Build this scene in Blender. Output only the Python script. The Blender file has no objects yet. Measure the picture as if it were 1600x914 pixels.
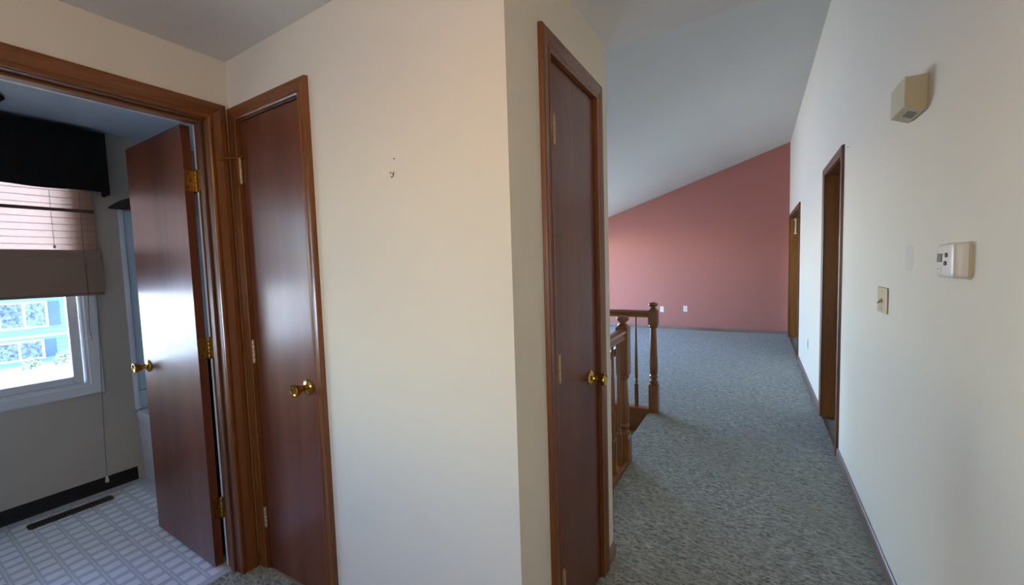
import bpy, bmesh, math, random
from mathutils import Vector, Matrix, noise
random.seed(7)
PI = math.pi
C = bpy.context.scene.collection
SC = bpy.context.scene

# ------------------------------------------------------------------ camera, sky, sun, exposure
EYE = 1.367
cam_d = bpy.data.cameras.new('camera'); cam = bpy.data.objects.new('camera', cam_d); C.objects.link(cam)
YAW, PITCH, ROLL, FPX = 0.54266, 0.06451, 0.030741, 635.47
fw = Vector((-math.sin(YAW)*math.cos(PITCH), math.cos(YAW)*math.cos(PITCH), -math.sin(PITCH)))
r0 = Vector((math.cos(YAW), math.sin(YAW), 0)); d0 = fw.cross(r0)
rt = math.cos(ROLL)*r0 + math.sin(ROLL)*d0
dn = -math.sin(ROLL)*r0 + math.cos(ROLL)*d0
cam.matrix_world = Matrix(((rt.x, -dn.x, -fw.x, 0), (rt.y, -dn.y, -fw.y, 0), (rt.z, -dn.z, -fw.z, EYE), (0, 0, 0, 1)))
cam_d.sensor_width = 36.0; cam_d.lens = FPX/1600*36.0; cam_d.clip_start = 0.02; cam_d.clip_end = 500
SC.camera = cam

world = bpy.data.worlds.new('sky'); SC.world = world; world.use_nodes = True
wn = world.node_tree.nodes; wl = world.node_tree.links
bg = wn['Background']
sky = wn.new('ShaderNodeTexSky'); sky.sky_type = 'NISHITA'; sky.sun_disc = False
sky.sun_elevation = math.radians(42); sky.sun_rotation = math.radians(8); sky.air_density = 1.0; sky.dust_density = 0.15; sky.ozone_density = 3.0
tint = wn.new('ShaderNodeMix'); tint.data_type = 'RGBA'; tint.blend_type = 'MULTIPLY'; tint.inputs[0].default_value = 1.0
tint.inputs[7].default_value = (0.90, 0.96, 1.10, 1)      # clear deep-blue day
wl.new(sky.outputs['Color'], tint.inputs[6]); wl.new(tint.outputs[2], bg.inputs['Color']); bg.inputs['Strength'].default_value = 0.95
sun_d = bpy.data.lights.new('sun', 'SUN'); sun = bpy.data.objects.new('sun', sun_d); C.objects.link(sun)
sun_d.energy = 9.0; sun_d.color = (1.0, 0.87, 0.66); sun_d.angle = 0.01
sun.rotation_euler = Vector((-0.10, -0.68, -0.72)).to_track_quat('-Z', 'Y').to_euler()
def portal(loc, rot, sx, sy):
    l = bpy.data.lights.new('window_portal', 'AREA'); l.shape = 'RECTANGLE'; l.size = sx; l.size_y = sy
    l.cycles.is_portal = True
    o = bpy.data.objects.new('window_portal', l); C.objects.link(o); o.location = loc; o.rotation_euler = rot
LIVING_WIN = (4.8, 8.2, 0.06, 2.02)       # y0 y1 z0 z1 in the outer wall
BATH_WIN = (-0.75, 0.785, 0.705, 2.05)
BACK_WIN = (-1.07, -0.13, 0.85, 1.87)        # x0 x1 z0 z1 in the wall behind the camera
XW = -3.61; YBACK = -3.0
portal((XW-.12, (LIVING_WIN[0]+LIVING_WIN[1])/2, (LIVING_WIN[2]+LIVING_WIN[3])/2), (0, -PI/2, 0), LIVING_WIN[3]-LIVING_WIN[2], LIVING_WIN[1]-LIVING_WIN[0])
portal((XW-.12, (BATH_WIN[0]+BATH_WIN[1])/2, (BATH_WIN[2]+BATH_WIN[3])/2), (0, -PI/2, 0), BATH_WIN[3]-BATH_WIN[2], BATH_WIN[1]-BATH_WIN[0])
portal(((BACK_WIN[0]+BACK_WIN[1])/2, YBACK-.12, (BACK_WIN[2]+BACK_WIN[3])/2), (PI/2, 0, 0), BACK_WIN[1]-BACK_WIN[0], BACK_WIN[3]-BACK_WIN[2])
vs = SC.view_settings
vs.view_transform = 'Standard'; vs.look = 'None'; vs.gamma = 1.0; vs.use_curve_mapping = False
vs.exposure = 1.7
SC.cycles.max_bounces = 10; SC.cycles.diffuse_bounces = 7; SC.cycles.use_denoising = True

# ------------------------------------------------------------------ materials
def srgb(r, g, b):
    f = lambda c: (c/255/12.92) if c/255 <= .04045 else ((c/255+.055)/1.055)**2.4
    return (f(r), f(g), f(b), 1)
class NT:
    def __init__(s, name):
        s.m = bpy.data.materials.new(name); s.m.use_nodes = True
        s.n = s.m.node_tree.nodes; s.l = s.m.node_tree.links; s.b = s.n['Principled BSDF']
    def coord(s, scale=(1, 1, 1), kind='Object', rot=(0, 0, 0)):
        t = s.n.new('ShaderNodeTexCoord'); mp = s.n.new('ShaderNodeMapping'); mp.inputs['Scale'].default_value = scale
        mp.inputs['Rotation'].default_value = rot
        s.l.new(t.outputs[kind], mp.inputs['Vector']); return mp.outputs['Vector']
    def noise(s, vec, scale, detail=3, rough=.5, dist=0):
        t = s.n.new('ShaderNodeTexNoise'); t.inputs['Scale'].default_value = scale; t.inputs['Detail'].default_value = detail
        t.inputs['Roughness'].default_value = rough; t.inputs['Distortion'].default_value = dist
        s.l.new(vec, t.inputs['Vector']); return t.outputs['Fac']
    def ramp(s, fac, stops):
        r = s.n.new('ShaderNodeValToRGB'); e = r.color_ramp.elements
        e[0].position, e[0].color = stops[0]; e[1].position, e[1].color = stops[-1]
        for p_, c_ in stops[1:-1]:
            k = e.new(p_); k.color = c_
        s.l.new(fac, r.inputs['Fac']); return r.outputs['Color']
    def bump(s, fac, strength, dist=.001):
        b = s.n.new('ShaderNodeBump'); b.inputs['Strength'].default_value = strength; b.inputs['Distance'].default_value = dist
        s.l.new(fac, b.inputs['Height'])
        if s.b.inputs['Normal'].is_linked: s.l.new(s.b.inputs['Normal'].links[0].from_socket, b.inputs['Normal'])
        s.l.new(b.outputs['Normal'], s.b.inputs['Normal'])
    def mix(s, fac, a, b):
        m = s.n.new('ShaderNodeMix'); m.data_type = 'RGBA'
        if isinstance(fac, float): m.inputs[0].default_value = fac
        else: s.l.new(fac, m.inputs[0])
        for sock, v in ((m.inputs[6], a), (m.inputs[7], b)):
            if isinstance(v, tuple): sock.default_value = v
            else: s.l.new(v, sock)
        return m.outputs[2]
    def color(s, v):
        if isinstance(v, tuple): s.b.inputs['Base Color'].default_value = v
        else: s.l.new(v, s.b.inputs['Base Color'])
    def set(s, **k):
        for a, v in k.items(): s.b.inputs[a.replace('_', ' ')].default_value = v
        return s
def plain(name, col, rough=.5, metal=0.0, **k):
    t = NT(name); t.color(col); t.set(Roughness=rough, Metallic=metal, **k); return t.m
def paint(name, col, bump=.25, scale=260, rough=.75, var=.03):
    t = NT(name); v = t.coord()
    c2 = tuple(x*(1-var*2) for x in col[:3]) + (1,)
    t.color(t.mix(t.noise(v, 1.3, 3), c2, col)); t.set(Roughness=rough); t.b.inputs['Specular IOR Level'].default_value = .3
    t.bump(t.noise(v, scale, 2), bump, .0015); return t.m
def wood(name, dark, mid, light, axis='z', rough=.3, coat=.35, fine=1.0, spec=.5):
    t = NT(name)
    sc = {'z': (1, 1, .06), 'x': (.06, 1, 1), 'y': (1, .06, 1)}[axis]
    v = t.coord(sc)
    broad = t.noise(v, 9*fine, 4, .6, .6)
    c = t.ramp(broad, [(.3, dark), (.5, mid), (.72, light)])
    fine_n = t.noise(v, 170*fine, 3, .6)
    streak = t.ramp(fine_n, [(.35, (.72, .72, .72, 1)), (.6, (1, 1, 1, 1))])
    m = t.n.new('ShaderNodeMix'); m.data_type = 'RGBA'; m.blend_type = 'MULTIPLY'; m.inputs[0].default_value = .8
    t.l.new(c, m.inputs[6]); t.l.new(streak, m.inputs[7]); t.color(m.outputs[2])
    t.set(Roughness=rough); t.b.inputs['Coat Weight'].default_value = coat; t.b.inputs['Coat Roughness'].default_value = rough*.55
    t.b.inputs['Specular IOR Level'].default_value = spec
    t.bump(fine_n, .12, .0006); return t.m

WALL = srgb(234, 225, 208)
M_wall = paint('cream_wall_paint', WALL)
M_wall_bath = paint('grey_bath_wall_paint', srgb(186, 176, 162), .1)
M_pink = paint('dusty_pink_wall_paint', srgb(170, 110, 99), .2)
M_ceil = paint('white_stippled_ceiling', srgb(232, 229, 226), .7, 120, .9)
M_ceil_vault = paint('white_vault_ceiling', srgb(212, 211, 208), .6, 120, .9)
DOORC = (srgb(94, 46, 26), srgb(110, 56, 34), srgb(124, 68, 42))
M_door = wood('mahogany_door_veneer', *DOORC, axis='z', rough=.36, coat=.2, spec=.42)
TRIM = (srgb(96, 48, 10), srgb(124, 66, 14), srgb(148, 84, 24))
M_trim = {a: wood('oak_trim_'+a, *TRIM, axis=a, rough=.34, coat=.3) for a in 'xyz'}
M_jamb = {a: wood('brown_jamb_'+a, srgb(86, 45, 20), srgb(112, 62, 28), srgb(134, 80, 40), axis=a, rough=.48, coat=.1) for a in 'xyz'}
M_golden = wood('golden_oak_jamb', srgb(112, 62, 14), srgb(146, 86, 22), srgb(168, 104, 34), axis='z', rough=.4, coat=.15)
M_rail = {a: wood('oak_railing_'+a, srgb(104, 60, 24), srgb(142, 86, 36), srgb(168, 110, 54), axis=a, rough=.32, coat=.3) for a in 'xyz'}
M_base = {a: wood('brown_baseboard_'+a, srgb(118, 92, 80), srgb(138, 110, 96), srgb(152, 124, 110), axis=a, rough=.4, coat=.2) for a in 'xy'}
M_brass = plain('polished_brass', srgb(205, 165, 80), .18, 1.0)
M_brass_old = NT('aged_brass'); M_brass_old.color(M_brass_old.mix(M_brass_old.noise(M_brass_old.coord(), 60, 3), srgb(120, 90, 40), srgb(190, 150, 78))); M_brass_old.set(Metallic=1.0, Roughness=.35); M_brass_old = M_brass_old.m
M_hinge_pale = plain('dull_pale_brass', srgb(196, 168, 132), .4, .6)
M_white = plain('white_paint', srgb(222, 222, 222), .4)
M_vinyl = plain('white_window_vinyl', srgb(214, 214, 216), .4)
M_black = plain('black_fabric', srgb(8, 8, 8), .95)
M_blackgloss = plain('black_rubber', srgb(14, 13, 14), .55)
M_dark = plain('dark_bronze_metal', srgb(44, 36, 32), .45, .6)
M_plate = plain('ivory_plastic', srgb(206, 194, 160), .35)
M_offwhite = plain('off_white_plastic', srgb(216, 208, 198), .4)
M_greyplastic = plain('grey_button', srgb(96, 92, 92), .5)
M_screen = plain('grey_lcd', srgb(104, 98, 102), .25)
M_tub = plain('white_tub_enamel', srgb(222, 228, 234), .15)
M_surround = plain('pale_blue_tub_surround', srgb(188, 205, 216), .22)
M_glassdark = plain('dark_window_glass', srgb(62, 76, 90), .1)
M_chimetan = plain('aged_ivory_plastic', srgb(194, 180, 144), .45)
M_rubber = plain('white_rubber', srgb(210, 206, 196), .6)
t = NT('clear_glass'); t.n.remove(t.b)
gl = t.n.new('ShaderNodeBsdfGlossy'); gl.inputs['Roughness'].default_value = .02; gl.inputs['Color'].default_value = (1, 1, 1, 1)
tr = t.n.new('ShaderNodeBsdfTransparent'); tr.inputs['Color'].default_value = (.94, .97, .97, 1)
fr = t.n.new('ShaderNodeFresnel'); fr.inputs['IOR'].default_value = 1.35; mx = t.n.new('ShaderNodeMixShader')
t.l.new(fr.outputs[0], mx.inputs[0]); t.l.new(tr.outputs[0], mx.inputs[1]); t.l.new(gl.outputs[0], mx.inputs[2])
t.l.new(mx.outputs[0], t.n['Material Output'].inputs['Surface']); M_glass = t.m
def cloth(name, col, trans, var=.15, weave=(1, 6, 40)):
    t = NT(name); v = t.coord(weave)
    c2 = tuple(x*(1-var*2) for x in col[:3]) + (1,)
    cc = t.mix(t.noise(v, 6, 4, .6), c2, col)
    t.n.remove(t.b)
    d = t.n.new('ShaderNodeBsdfDiffuse'); s_ = t.n.new('ShaderNodeBsdfTranslucent'); m = t.n.new('ShaderNodeMixShader')
    t.l.new(cc, d.inputs['Color']); t.l.new(cc, s_.inputs['Color']); m.inputs[0].default_value = trans
    t.l.new(d.outputs[0], m.inputs[1]); t.l.new(s_.outputs[0], m.inputs[2]); t.l.new(m.outputs[0], t.n['Material Output'].inputs['Surface'])
    return t.m
M_shade = cloth('translucent_blush_shade', srgb(222, 178, 156), .5)
M_shade_rib = cloth('shade_rib_thread', srgb(176, 136, 118), .3)
M_shade_low = cloth('folded_taupe_shade', srgb(156, 130, 114), .02, .06)
M_lampglass = NT('frosted_lamp_glass'); M_lampglass.color((1, .9, .75, 1)); M_lampglass.set(Roughness=.5); M_lampglass.b.inputs['Emission Color'].default_value = (1, .64, .30, 1); M_lampglass.b.inputs['Emission Strength'].default_value = 7.8; M_lampglass = M_lampglass.m
# carpet
t = NT('grey_green_carpet'); v = t.coord((1, 2.6, 1))
n1 = t.noise(v, 30, 4, .7, 1.2); n2 = t.noise(t.coord((1, 1, 1)), 2.2, 3); n3 = t.noise(v, 240, 2, .6)
c = t.ramp(n1, [(.37, srgb(88, 92, 86)), (.5, srgb(152, 153, 143)), (.63, srgb(192, 193, 183))])
c = t.mix(t.ramp(n2, [(.35, (0, 0, 0, 1)), (.65, (.35, .35, .35, 1))]), c, srgb(146, 146, 130))
t.color(c); t.set(Roughness=1.0); t.b.inputs['Specular IOR Level'].default_value = .05
t.b.inputs['Sheen Weight'].default_value = .15
t.bump(n1, .9, .006); t.bump(n3, .5, .002); M_carpet = t.m
# bathroom vinyl
t = NT('grey_vinyl_joint'); v = t.coord(); t.color(t.mix(t.noise(v, 90, 3), srgb(176, 180, 190), srgb(194, 198, 206))); t.set(Roughness=.42); M_vin_base = t.m
t = NT('pale_vinyl_tile'); v = t.coord((1, .5, 1)); t.color(t.mix(t.noise(v, 70, 4, .7), srgb(212, 216, 224), srgb(236, 238, 244))); t.set(Roughness=.38); M_vin_tile = t.m
M_vin_line = plain('vinyl_line_print', srgb(206, 209, 216), .4)
M_lawn = paint('pale_spring_lawn', srgb(178, 178, 156), .6, 20, .95, .1)
# outside
M_ground = paint('pale_concrete_ground', srgb(224, 224, 222), .2, 3, .9)
M_siding = paint('pale_blue_siding', srgb(84, 112, 132), .1, 40, .7)
M_trimout = plain('white_exterior_trim', srgb(142, 160, 172), .6)
M_shutter = plain('dark_blue_shutter', srgb(40, 62, 90), .6)
t = NT('pane_with_tree_reflections'); v = t.coord(); t.color(t.ramp(t.noise(v, 7, 4, .7), [(.4, srgb(20, 32, 52)), (.62, srgb(84, 104, 124))])); t.set(Roughness=.25); M_pane = t.m
t = NT('shrub_leaves'); v = t.coord(); t.color(t.mix(t.noise(v, 9, 2), srgb(110, 124, 92), srgb(170, 176, 150))); t.set(Roughness=.7); M_leaf = t.m

# ------------------------------------------------------------------ mesh helpers
class MB:
    def __init__(s): s.v = []; s.f = []
    def add(s, vs_, fs):
        o = len(s.v); s.v += [tuple(x) for x in vs_]; s.f += [tuple(i+o for i in f) for f in fs]; return s
    def box(s, x0, x1, y0, y1, z0, z1):
        if x0 > x1: x0, x1 = x1, x0
        if y0 > y1: y0, y1 = y1, y0
        if z0 > z1: z0, z1 = z1, z0
        return s.add([(x0, y0, z0), (x1, y0, z0), (x1, y1, z0), (x0, y1, z0), (x0, y0, z1), (x1, y0, z1), (x1, y1, z1), (x0, y1, z1)],
                     [(0, 3, 2, 1), (4, 5, 6, 7), (0, 1, 5, 4), (1, 2, 6, 5), (2, 3, 7, 6), (3, 0, 4, 7)])
    def lathe(s, prof, origin=(0, 0, 0), axis=(0, 0, 1), seg=20, cap=True):
        ax = Vector(axis).normalized(); a = ax.orthogonal().normalized(); b = ax.cross(a); o = Vector(origin)
        vs_ = []; fs = []
        for (r, h) in prof:
            for k in range(seg):
                th = 2*PI*k/seg; vs_.append(o + ax*h + (a*math.cos(th)+b*math.sin(th))*r)
        for i in range(len(prof)-1):
            for k in range(seg):
                k2 = (k+1) % seg; fs.append((i*seg+k, i*seg+k2, (i+1)*seg+k2, (i+1)*seg+k))
        if cap:
            fs.append(tuple(reversed(range(seg)))); fs.append(tuple((len(prof)-1)*seg+k for k in range(seg)))
        return s.add(vs_, fs)
    def tube(s, pts, r, seg=8):
        pts = [Vector(p) for p in pts]; vs_ = []; fs = []
        for i, p in enumerate(pts):
            d = (pts[min(i+1, len(pts)-1)]-pts[max(i-1, 0)]).normalized()
            a = d.cross(Vector((.37, .81, .45))).normalized(); b = d.cross(a)
            rr = r[i] if isinstance(r, (list, tuple)) else r
            for k in range(seg):
                th = 2*PI*k/seg; vs_.append(p+(a*math.cos(th)+b*math.sin(th))*rr)
        for i in range(len(pts)-1):
            for k in range(seg):
                k2 = (k+1) % seg; fs.append((i*seg+k, i*seg+k2, (i+1)*seg+k2, (i+1)*seg+k))
        fs.append(tuple(reversed(range(seg)))); fs.append(tuple((len(pts)-1)*seg+k for k in range(seg)))
        return s.add(vs_, fs)
    def prism(s, poly, fn, t0, t1):
        """poly: 2-D outline; fn(u, v, t) -> point"""
        n = len(poly)
        vs_ = [fn(u, v, t0) for u, v in poly]+[fn(u, v, t1) for u, v in poly]
        fs = [tuple(reversed(range(n))), tuple(range(n, 2*n))]+[(i, (i+1) % n, n+(i+1) % n, n+i) for i in range(n)]
        return s.add(vs_, fs)
    def sweep2(s, A, B):
        n = len(A); s.add(A+B, [tuple(reversed(range(n))), tuple(range(n, 2*n))]+[(i, (i+1) % n, n+(i+1) % n, n+i) for i in range(n)]); return s
    def build(s, name, mat, parent=None, bevel=0, smooth=False, seg=2, loc=None):
        me = bpy.data.meshes.new(name)
        vv = s.v if loc is None else [(x-loc[0], y-loc[1], z-loc[2]) for x, y, z in s.v]
        me.from_pydata(vv, [], s.f); me.update()
        bm = bmesh.new(); bm.from_mesh(me); bmesh.ops.recalc_face_normals(bm, faces=bm.faces); bm.to_mesh(me); bm.free()
        me.materials.append(mat)
        o = bpy.data.objects.new(name, me); C.objects.link(o)
        if loc is not None: o.location = loc
        if parent is not None:
            o.parent = parent
            o.matrix_parent_inverse = Matrix.Identity(4)
        if bevel:
            m = o.modifiers.new('bevel', 'BEVEL'); m.width = bevel; m.segments = seg; m.limit_method = 'ANGLE'; m.angle_limit = math.radians(40)
        if smooth:
            for p_ in me.polygons: p_.use_smooth = True
            try: me.set_sharp_from_angle(angle=math.radians(38))
            except Exception: pass
        return o
def tag(o, label=None, cat=None, kind=None, group=None):
    if label: o['label'] = label
    if cat: o['category'] = cat
    if kind: o['kind'] = kind
    if group: o['group'] = group
    return o
def empty(name, label=None, cat=None, kind=None, group=None, loc=(0, 0, 0)):
    o = bpy.data.objects.new(name, None); C.objects.link(o); o.location = loc; o.empty_display_size = .1
    return tag(o, label, cat, kind, group)
def part(name, mb, mat, parent, **k):
    """mb in world coordinates; stored relative to the (unrotated) parent chain"""
    off = Vector((0, 0, 0)); q = parent
    while q is not None: off += q.location; q = q.parent
    mb.v = [(x-off.x, y-off.y, z-off.z) for x, y, z in mb.v]
    return mb.build(name, mat, parent, **k)

# ------------------------------------------------------------------ layout
XA, YB, XC, YE, XD, YP = -2.009, 0.951, -0.571, 1.80, 0.485, 8.68
WT = .115; HC = 2.30
XAB = XA-WT                                     # bathroom face of the left wall
vault = lambda x: 3.366+(x-XD)*.3135
DH = 2.03

# ------------------------------------------------------------------ walls, ceilings
def struct(name, mb, mat, label, cat, **k): return tag(mb.build(name, mat, **k), label, cat, 'structure')
BD0, BD1 = .170, .860                           # bathroom doorway along y
w = MB(); w.box(XAB, XA, YBACK, BD0-.02, 0, HC).box(XAB, XA, BD1+.02, YB+.4, 0, HC).box(XAB, XA, BD0-.02, BD1+.02, DH+.02, HC)
struct('wall_left', w, M_wall, 'cream painted wall above and around the open bathroom doorway', 'wall')
CB0, CB1 = -1.935, -1.487                       # narrow door in the facing wall, along x
w = MB(); w.box(XA, CB0-.02, YB, YB+WT, 0, HC).box(CB1+.02, XC, YB, YB+WT, 0, HC).box(CB0-.02, CB1+.02, YB, YB+WT, DH+.02, HC)
struct('wall_front', w, M_wall, 'broad cream wall between the two narrow brown doors', 'wall')
CC0, CC1 = 1.210, 1.632
w = MB(); w.box(XC-WT, XC, YB+WT, CC0-.02, 0, HC).box(XC-WT, XC, CC1+.02, YE, 0, HC).box(XC-WT, XC, CC0-.02, CC1+.02, DH+.02, HC)
struct('wall_middle', w, M_wall, 'shaded beige wall around the narrow door beside the stair railing', 'wall')
OD0, OD1, OF0, OF1 = 3.50, 4.275, 6.62, 8.43
DT = .125
w = MB(); TOP = 3.5
w.box(XD, XD+DT, YBACK, OD0-.02, 0, TOP).box(XD, XD+DT, OD1+.02, OF0-.02, 0, TOP).box(XD, XD+DT, OF1+.02, YP, 0, TOP)
w.box(XD, XD+DT, OD0-.02, OD1+.02, DH+.02, TOP).box(XD, XD+DT, OF0-.02, OF1+.02, DH+.02, TOP)
struct('wall_right', w, M_wall, 'tall cream hallway wall carrying thermostat, chime box and light switch', 'wall')
w = MB().box(XW-.2, XD+DT, YP, YP+.12, -.1, 3.6)
struct('wall_far', w, M_pink, 'dusty pink end wall under the sloping ceiling', 'wall')
def wall_with_window_x(x0, x1, y0, y1, z0, z1, wins):
    m = MB(); ys = y0
    for (a, b, c, d) in sorted(wins):
        m.box(x0, x1, ys, a, z0, z1).box(x0, x1, a, b, z0, c).box(x0, x1, a, b, d, z1); ys = b
    m.box(x0, x1, ys, y1, z0, z1); return m
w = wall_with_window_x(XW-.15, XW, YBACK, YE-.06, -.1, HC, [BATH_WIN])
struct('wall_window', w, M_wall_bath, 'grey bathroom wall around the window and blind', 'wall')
w = wall_with_window_x(XW-.15, XW, YE-.06, YP, -2.8, HC, [LIVING_WIN])
struct('wall_outer', w, M_wall, 'outer living room wall with the wide window', 'wall')
w = MB(); x0, x1, z0, z1 = BACK_WIN
w.box(XAB, x0, YBACK-.15, YBACK, 0, HC).box(x1, XD, YBACK-.15, YBACK, 0, HC).box(x0, x1, YBACK-.15, YBACK, 0, z0).box(x0, x1, YBACK-.15, YBACK, z1, HC)
struct('wall_back', w, M_wall, 'cream wall with a window behind the viewer', 'wall')
# bathroom side and end walls, stairwell side wall
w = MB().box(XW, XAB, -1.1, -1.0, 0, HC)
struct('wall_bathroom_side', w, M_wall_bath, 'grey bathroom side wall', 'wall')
w = MB().box(XW, XC-WT, YE-.06, YE, -2.8, 3.4)
struct('wall_stairwell', w, M_wall, 'cream wall closing the stairwell', 'wall')
w = MB().box(XC-WT, XD, YE-.1, YE, HC+.002, 3.4)
struct('wall_header', w, M_wall, 'cream wall above the end of the low hallway ceiling', 'wall')
w = MB().box(XA, XD, YBACK, YB, HC, HC+.08).box(XC-WT, XD, YB, YE, HC, HC+.08)
struct('ceiling', w, M_ceil, 'flat stippled grey-white hallway ceiling', 'ceiling')
w = MB().box(XW, XAB, YBACK, YE, HC, HC+.08)
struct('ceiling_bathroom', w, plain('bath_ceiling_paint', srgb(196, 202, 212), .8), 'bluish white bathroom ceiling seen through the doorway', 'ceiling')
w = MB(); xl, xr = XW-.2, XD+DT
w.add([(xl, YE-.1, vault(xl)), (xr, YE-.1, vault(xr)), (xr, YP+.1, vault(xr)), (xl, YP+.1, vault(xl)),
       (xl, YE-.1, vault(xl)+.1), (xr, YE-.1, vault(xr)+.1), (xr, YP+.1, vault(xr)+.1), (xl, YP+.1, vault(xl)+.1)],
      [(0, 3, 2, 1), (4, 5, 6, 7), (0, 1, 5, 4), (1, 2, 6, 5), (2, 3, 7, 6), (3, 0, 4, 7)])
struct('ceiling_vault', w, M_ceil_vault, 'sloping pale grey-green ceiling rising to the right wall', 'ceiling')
# rooms behind the right wall, closed shells
w = MB().box(2.6, 2.7, 2.6, YP+.1, 0, 2.5).box(XD+DT, 2.7, 2.5, 2.6, 0, 2.5).box(XD+DT, 2.7, 5.3, 5.4, 0, 2.5).box(XD+DT, 2.7, YP, YP+.1, 0, 2.5).box(XD+DT, 2.7, 2.5, YP+.1, 2.4, 2.5)
struct('wall_side_rooms', w, M_wall, 'cream walls of the rooms off the hallway', 'wall')
struct('floor_side_rooms', MB().box(XD-.0, 2.7, 2.5, YP+.1, -.12, -.012), M_carpet, 'carpet of the rooms off the hallway', 'floor')

# ------------------------------------------------------------------ carpet floor (displaced pile)
def carpet_patch(m, x0, x1, y0, y1, step, amp, sx=34, sy=80):
    nx = max(1, round((x1-x0)/step)); ny = max(1, round((y1-y0)/step)); o = len(m.v)
    for j in range(ny+1):
        for i in range(nx+1):
            x = x0+(x1-x0)*i/nx; y = y0+(y1-y0)*j/ny
            z = noise.noise(Vector((x*sx, y*sy, 0)))*amp + noise.noise(Vector((x*5, y*5, 3)))*amp*.7 if amp else 0
            m.v.append((x, y, z))
    for j in range(ny):
        for i in range(nx):
            a = o+j*(nx+1)+i; m.f.append((a, a+1, a+nx+2, a+nx+1))
XN = -.735                                       # edge of the floor at the stairs
fl = MB()
carpet_patch(fl, XC-.02, XD, .95, 1.82, .011, .004)
carpet_patch(fl, XN, XD, 1.82, 3.76, .011, .004)
carpet_patch(fl, XA-.06, XD, YBACK, .95, .03, .003, 20, 30)
carpet_patch(fl, XW, XD, 3.76, YP, .026, .005, 26, 38)
XQ = -.822
carpet_patch(fl, XQ, XN, 2.762, 3.732, .02, .002)
nose = [(XQ, 0), (XQ-.012, -.003), (XQ-.022, -.012), (XQ-.027, -.026), (XQ-.022, -.040), (XQ, -.045), (XQ, -.19)]
for i in range(len(nose)-1):
    (xa, za), (xb, zb) = nose[i], nose[i+1]
    fl.add([(xa, 2.762, za), (xb, 2.762, zb), (xb, 3.732, zb), (xa, 3.732, za)], [(0, 1, 2, 3)])
fo = struct('floor', fl, M_carpet, 'worn grey-green cut pile carpet of hallway and living room', 'carpet', smooth=True)

sub = MB().box(XA-.05, XD+.02, YBACK-.1, YE, -.14, -.02).box(XN+.06, XD+.02, YE, 3.8, -.14, -.02).box(XW, XD+.02, 3.8, YP, -.14, -.02)
struct('floor_slab', sub, M_wall, 'subfloor under the carpet', 'floor')
struct('roof', MB().box(XW-.2, XD+DT, YBACK-.3, YE-.1, HC+.09, HC+.2), M_ceil, 'roof deck above the low ceilings', 'roof')
XS = -.822
# stairs: six treads down to a landing, towards -x
st = empty('staircase', 'carpeted stairs going down between the two wooden newel posts', 'stairs', loc=(XN, 3.24, 0))
for i in range(1, 7):
    part('stair_tread', MB().box(XS-.25*i, XS-.25*(i-1)+.0, 2.78, 3.72, -.19*i-.19, -.19*i), M_carpet, st, bevel=.012)
part('landing', MB().box(XW+.01, XS-1.505, 1.81, 3.715, -1.45, -1.33), M_carpet, st)
for i in range(1, 6):
    part('stair_tread', MB().box(XS-1.5+.25*(i-1), XS-1.5+.25*i, 1.82, 2.72, -1.33-.19*i-.19, -1.33-.19*i), M_carpet, st, bevel=.012)
w = MB().box(XW, XN-.03, 3.745, 3.80, -2.8, -.02).box(XN+.005, XN+.06, 1.8, 3.8, -2.8, -.02).box(XS+.004, XN+.005, 2.762, 3.745, -2.8, -.02)
w.box(XW, XN+.06, 1.74, 3.8, -2.9, -2.8)
struct('wall_stairwell_lower', w, M_wall, 'cream walls lining the stairwell below floor level', 'wall')

# ------------------------------------------------------------------ bathroom floor: vinyl with raised pale tiles
fb = MB().box(XW, XAB+.06, -1.0, 1.74, -.03, 0.0)
fbo = struct('floor_bathroom', fb, M_vin_base, 'blue-lit grey vinyl bathroom floor with rows of pale rectangles', 'floor')
PX, PY = .0795, .078
tile_me = None
for j in range(-1, 13):
    for i in range(18):
        xc = XAB+.02-PX*(i+.5); yc = .663+PY*(j-8)
        if xc < XW+.05 or yc > .95: continue
        if tile_me is None:
            hx, hy = .0255, .0295
            tm = MB().add([(-hx, -hy, 0), (hx, -hy, 0), (hx, hy, 0), (-hx, hy, 0), (-hx+.001, -hy+.001, .0012), (hx-.001, -hy+.001, .0012), (hx-.001, hy-.001, .0012), (-hx+.001, hy-.001, .0012)],
                          [(0, 3, 2, 1), (4, 5, 6, 7), (0, 1, 5, 4), (1, 2, 6, 5), (2, 3, 7, 6), (3, 0, 4, 7)])
            o = tm.build('vinyl_tile', M_vin_tile, fbo); tile_me = o.data
        else:
            o = bpy.data.objects.new('vinyl_tile', tile_me); C.objects.link(o); o.parent = fbo
        o.location = (xc, yc, 0)
rest = MB()
for j in range(-14, -1):
    for i in range(18):
        xc = XAB+.02-PX*(i+.5); yc = .663+PY*(j-8)
        if xc > XW+.05 and yc > -.97: rest.box(xc-.0255, xc+.0255, yc-.0295, yc+.0295, 0, .001)
lines = MB()
for j in range(-8, 14):                          # thin double lines between the columns
    yc = .663+PY*(j-8)+PY/2
    lines.box(XW+.02, XAB, yc-.0035, yc+.0035, 0, .0008)
tag(part('vinyl_tile_rows', rest, M_vin_tile, fbo), kind='stuff')
tag(part('vinyl_line', lines, M_vin_line, fbo), kind='stuff')

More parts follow.
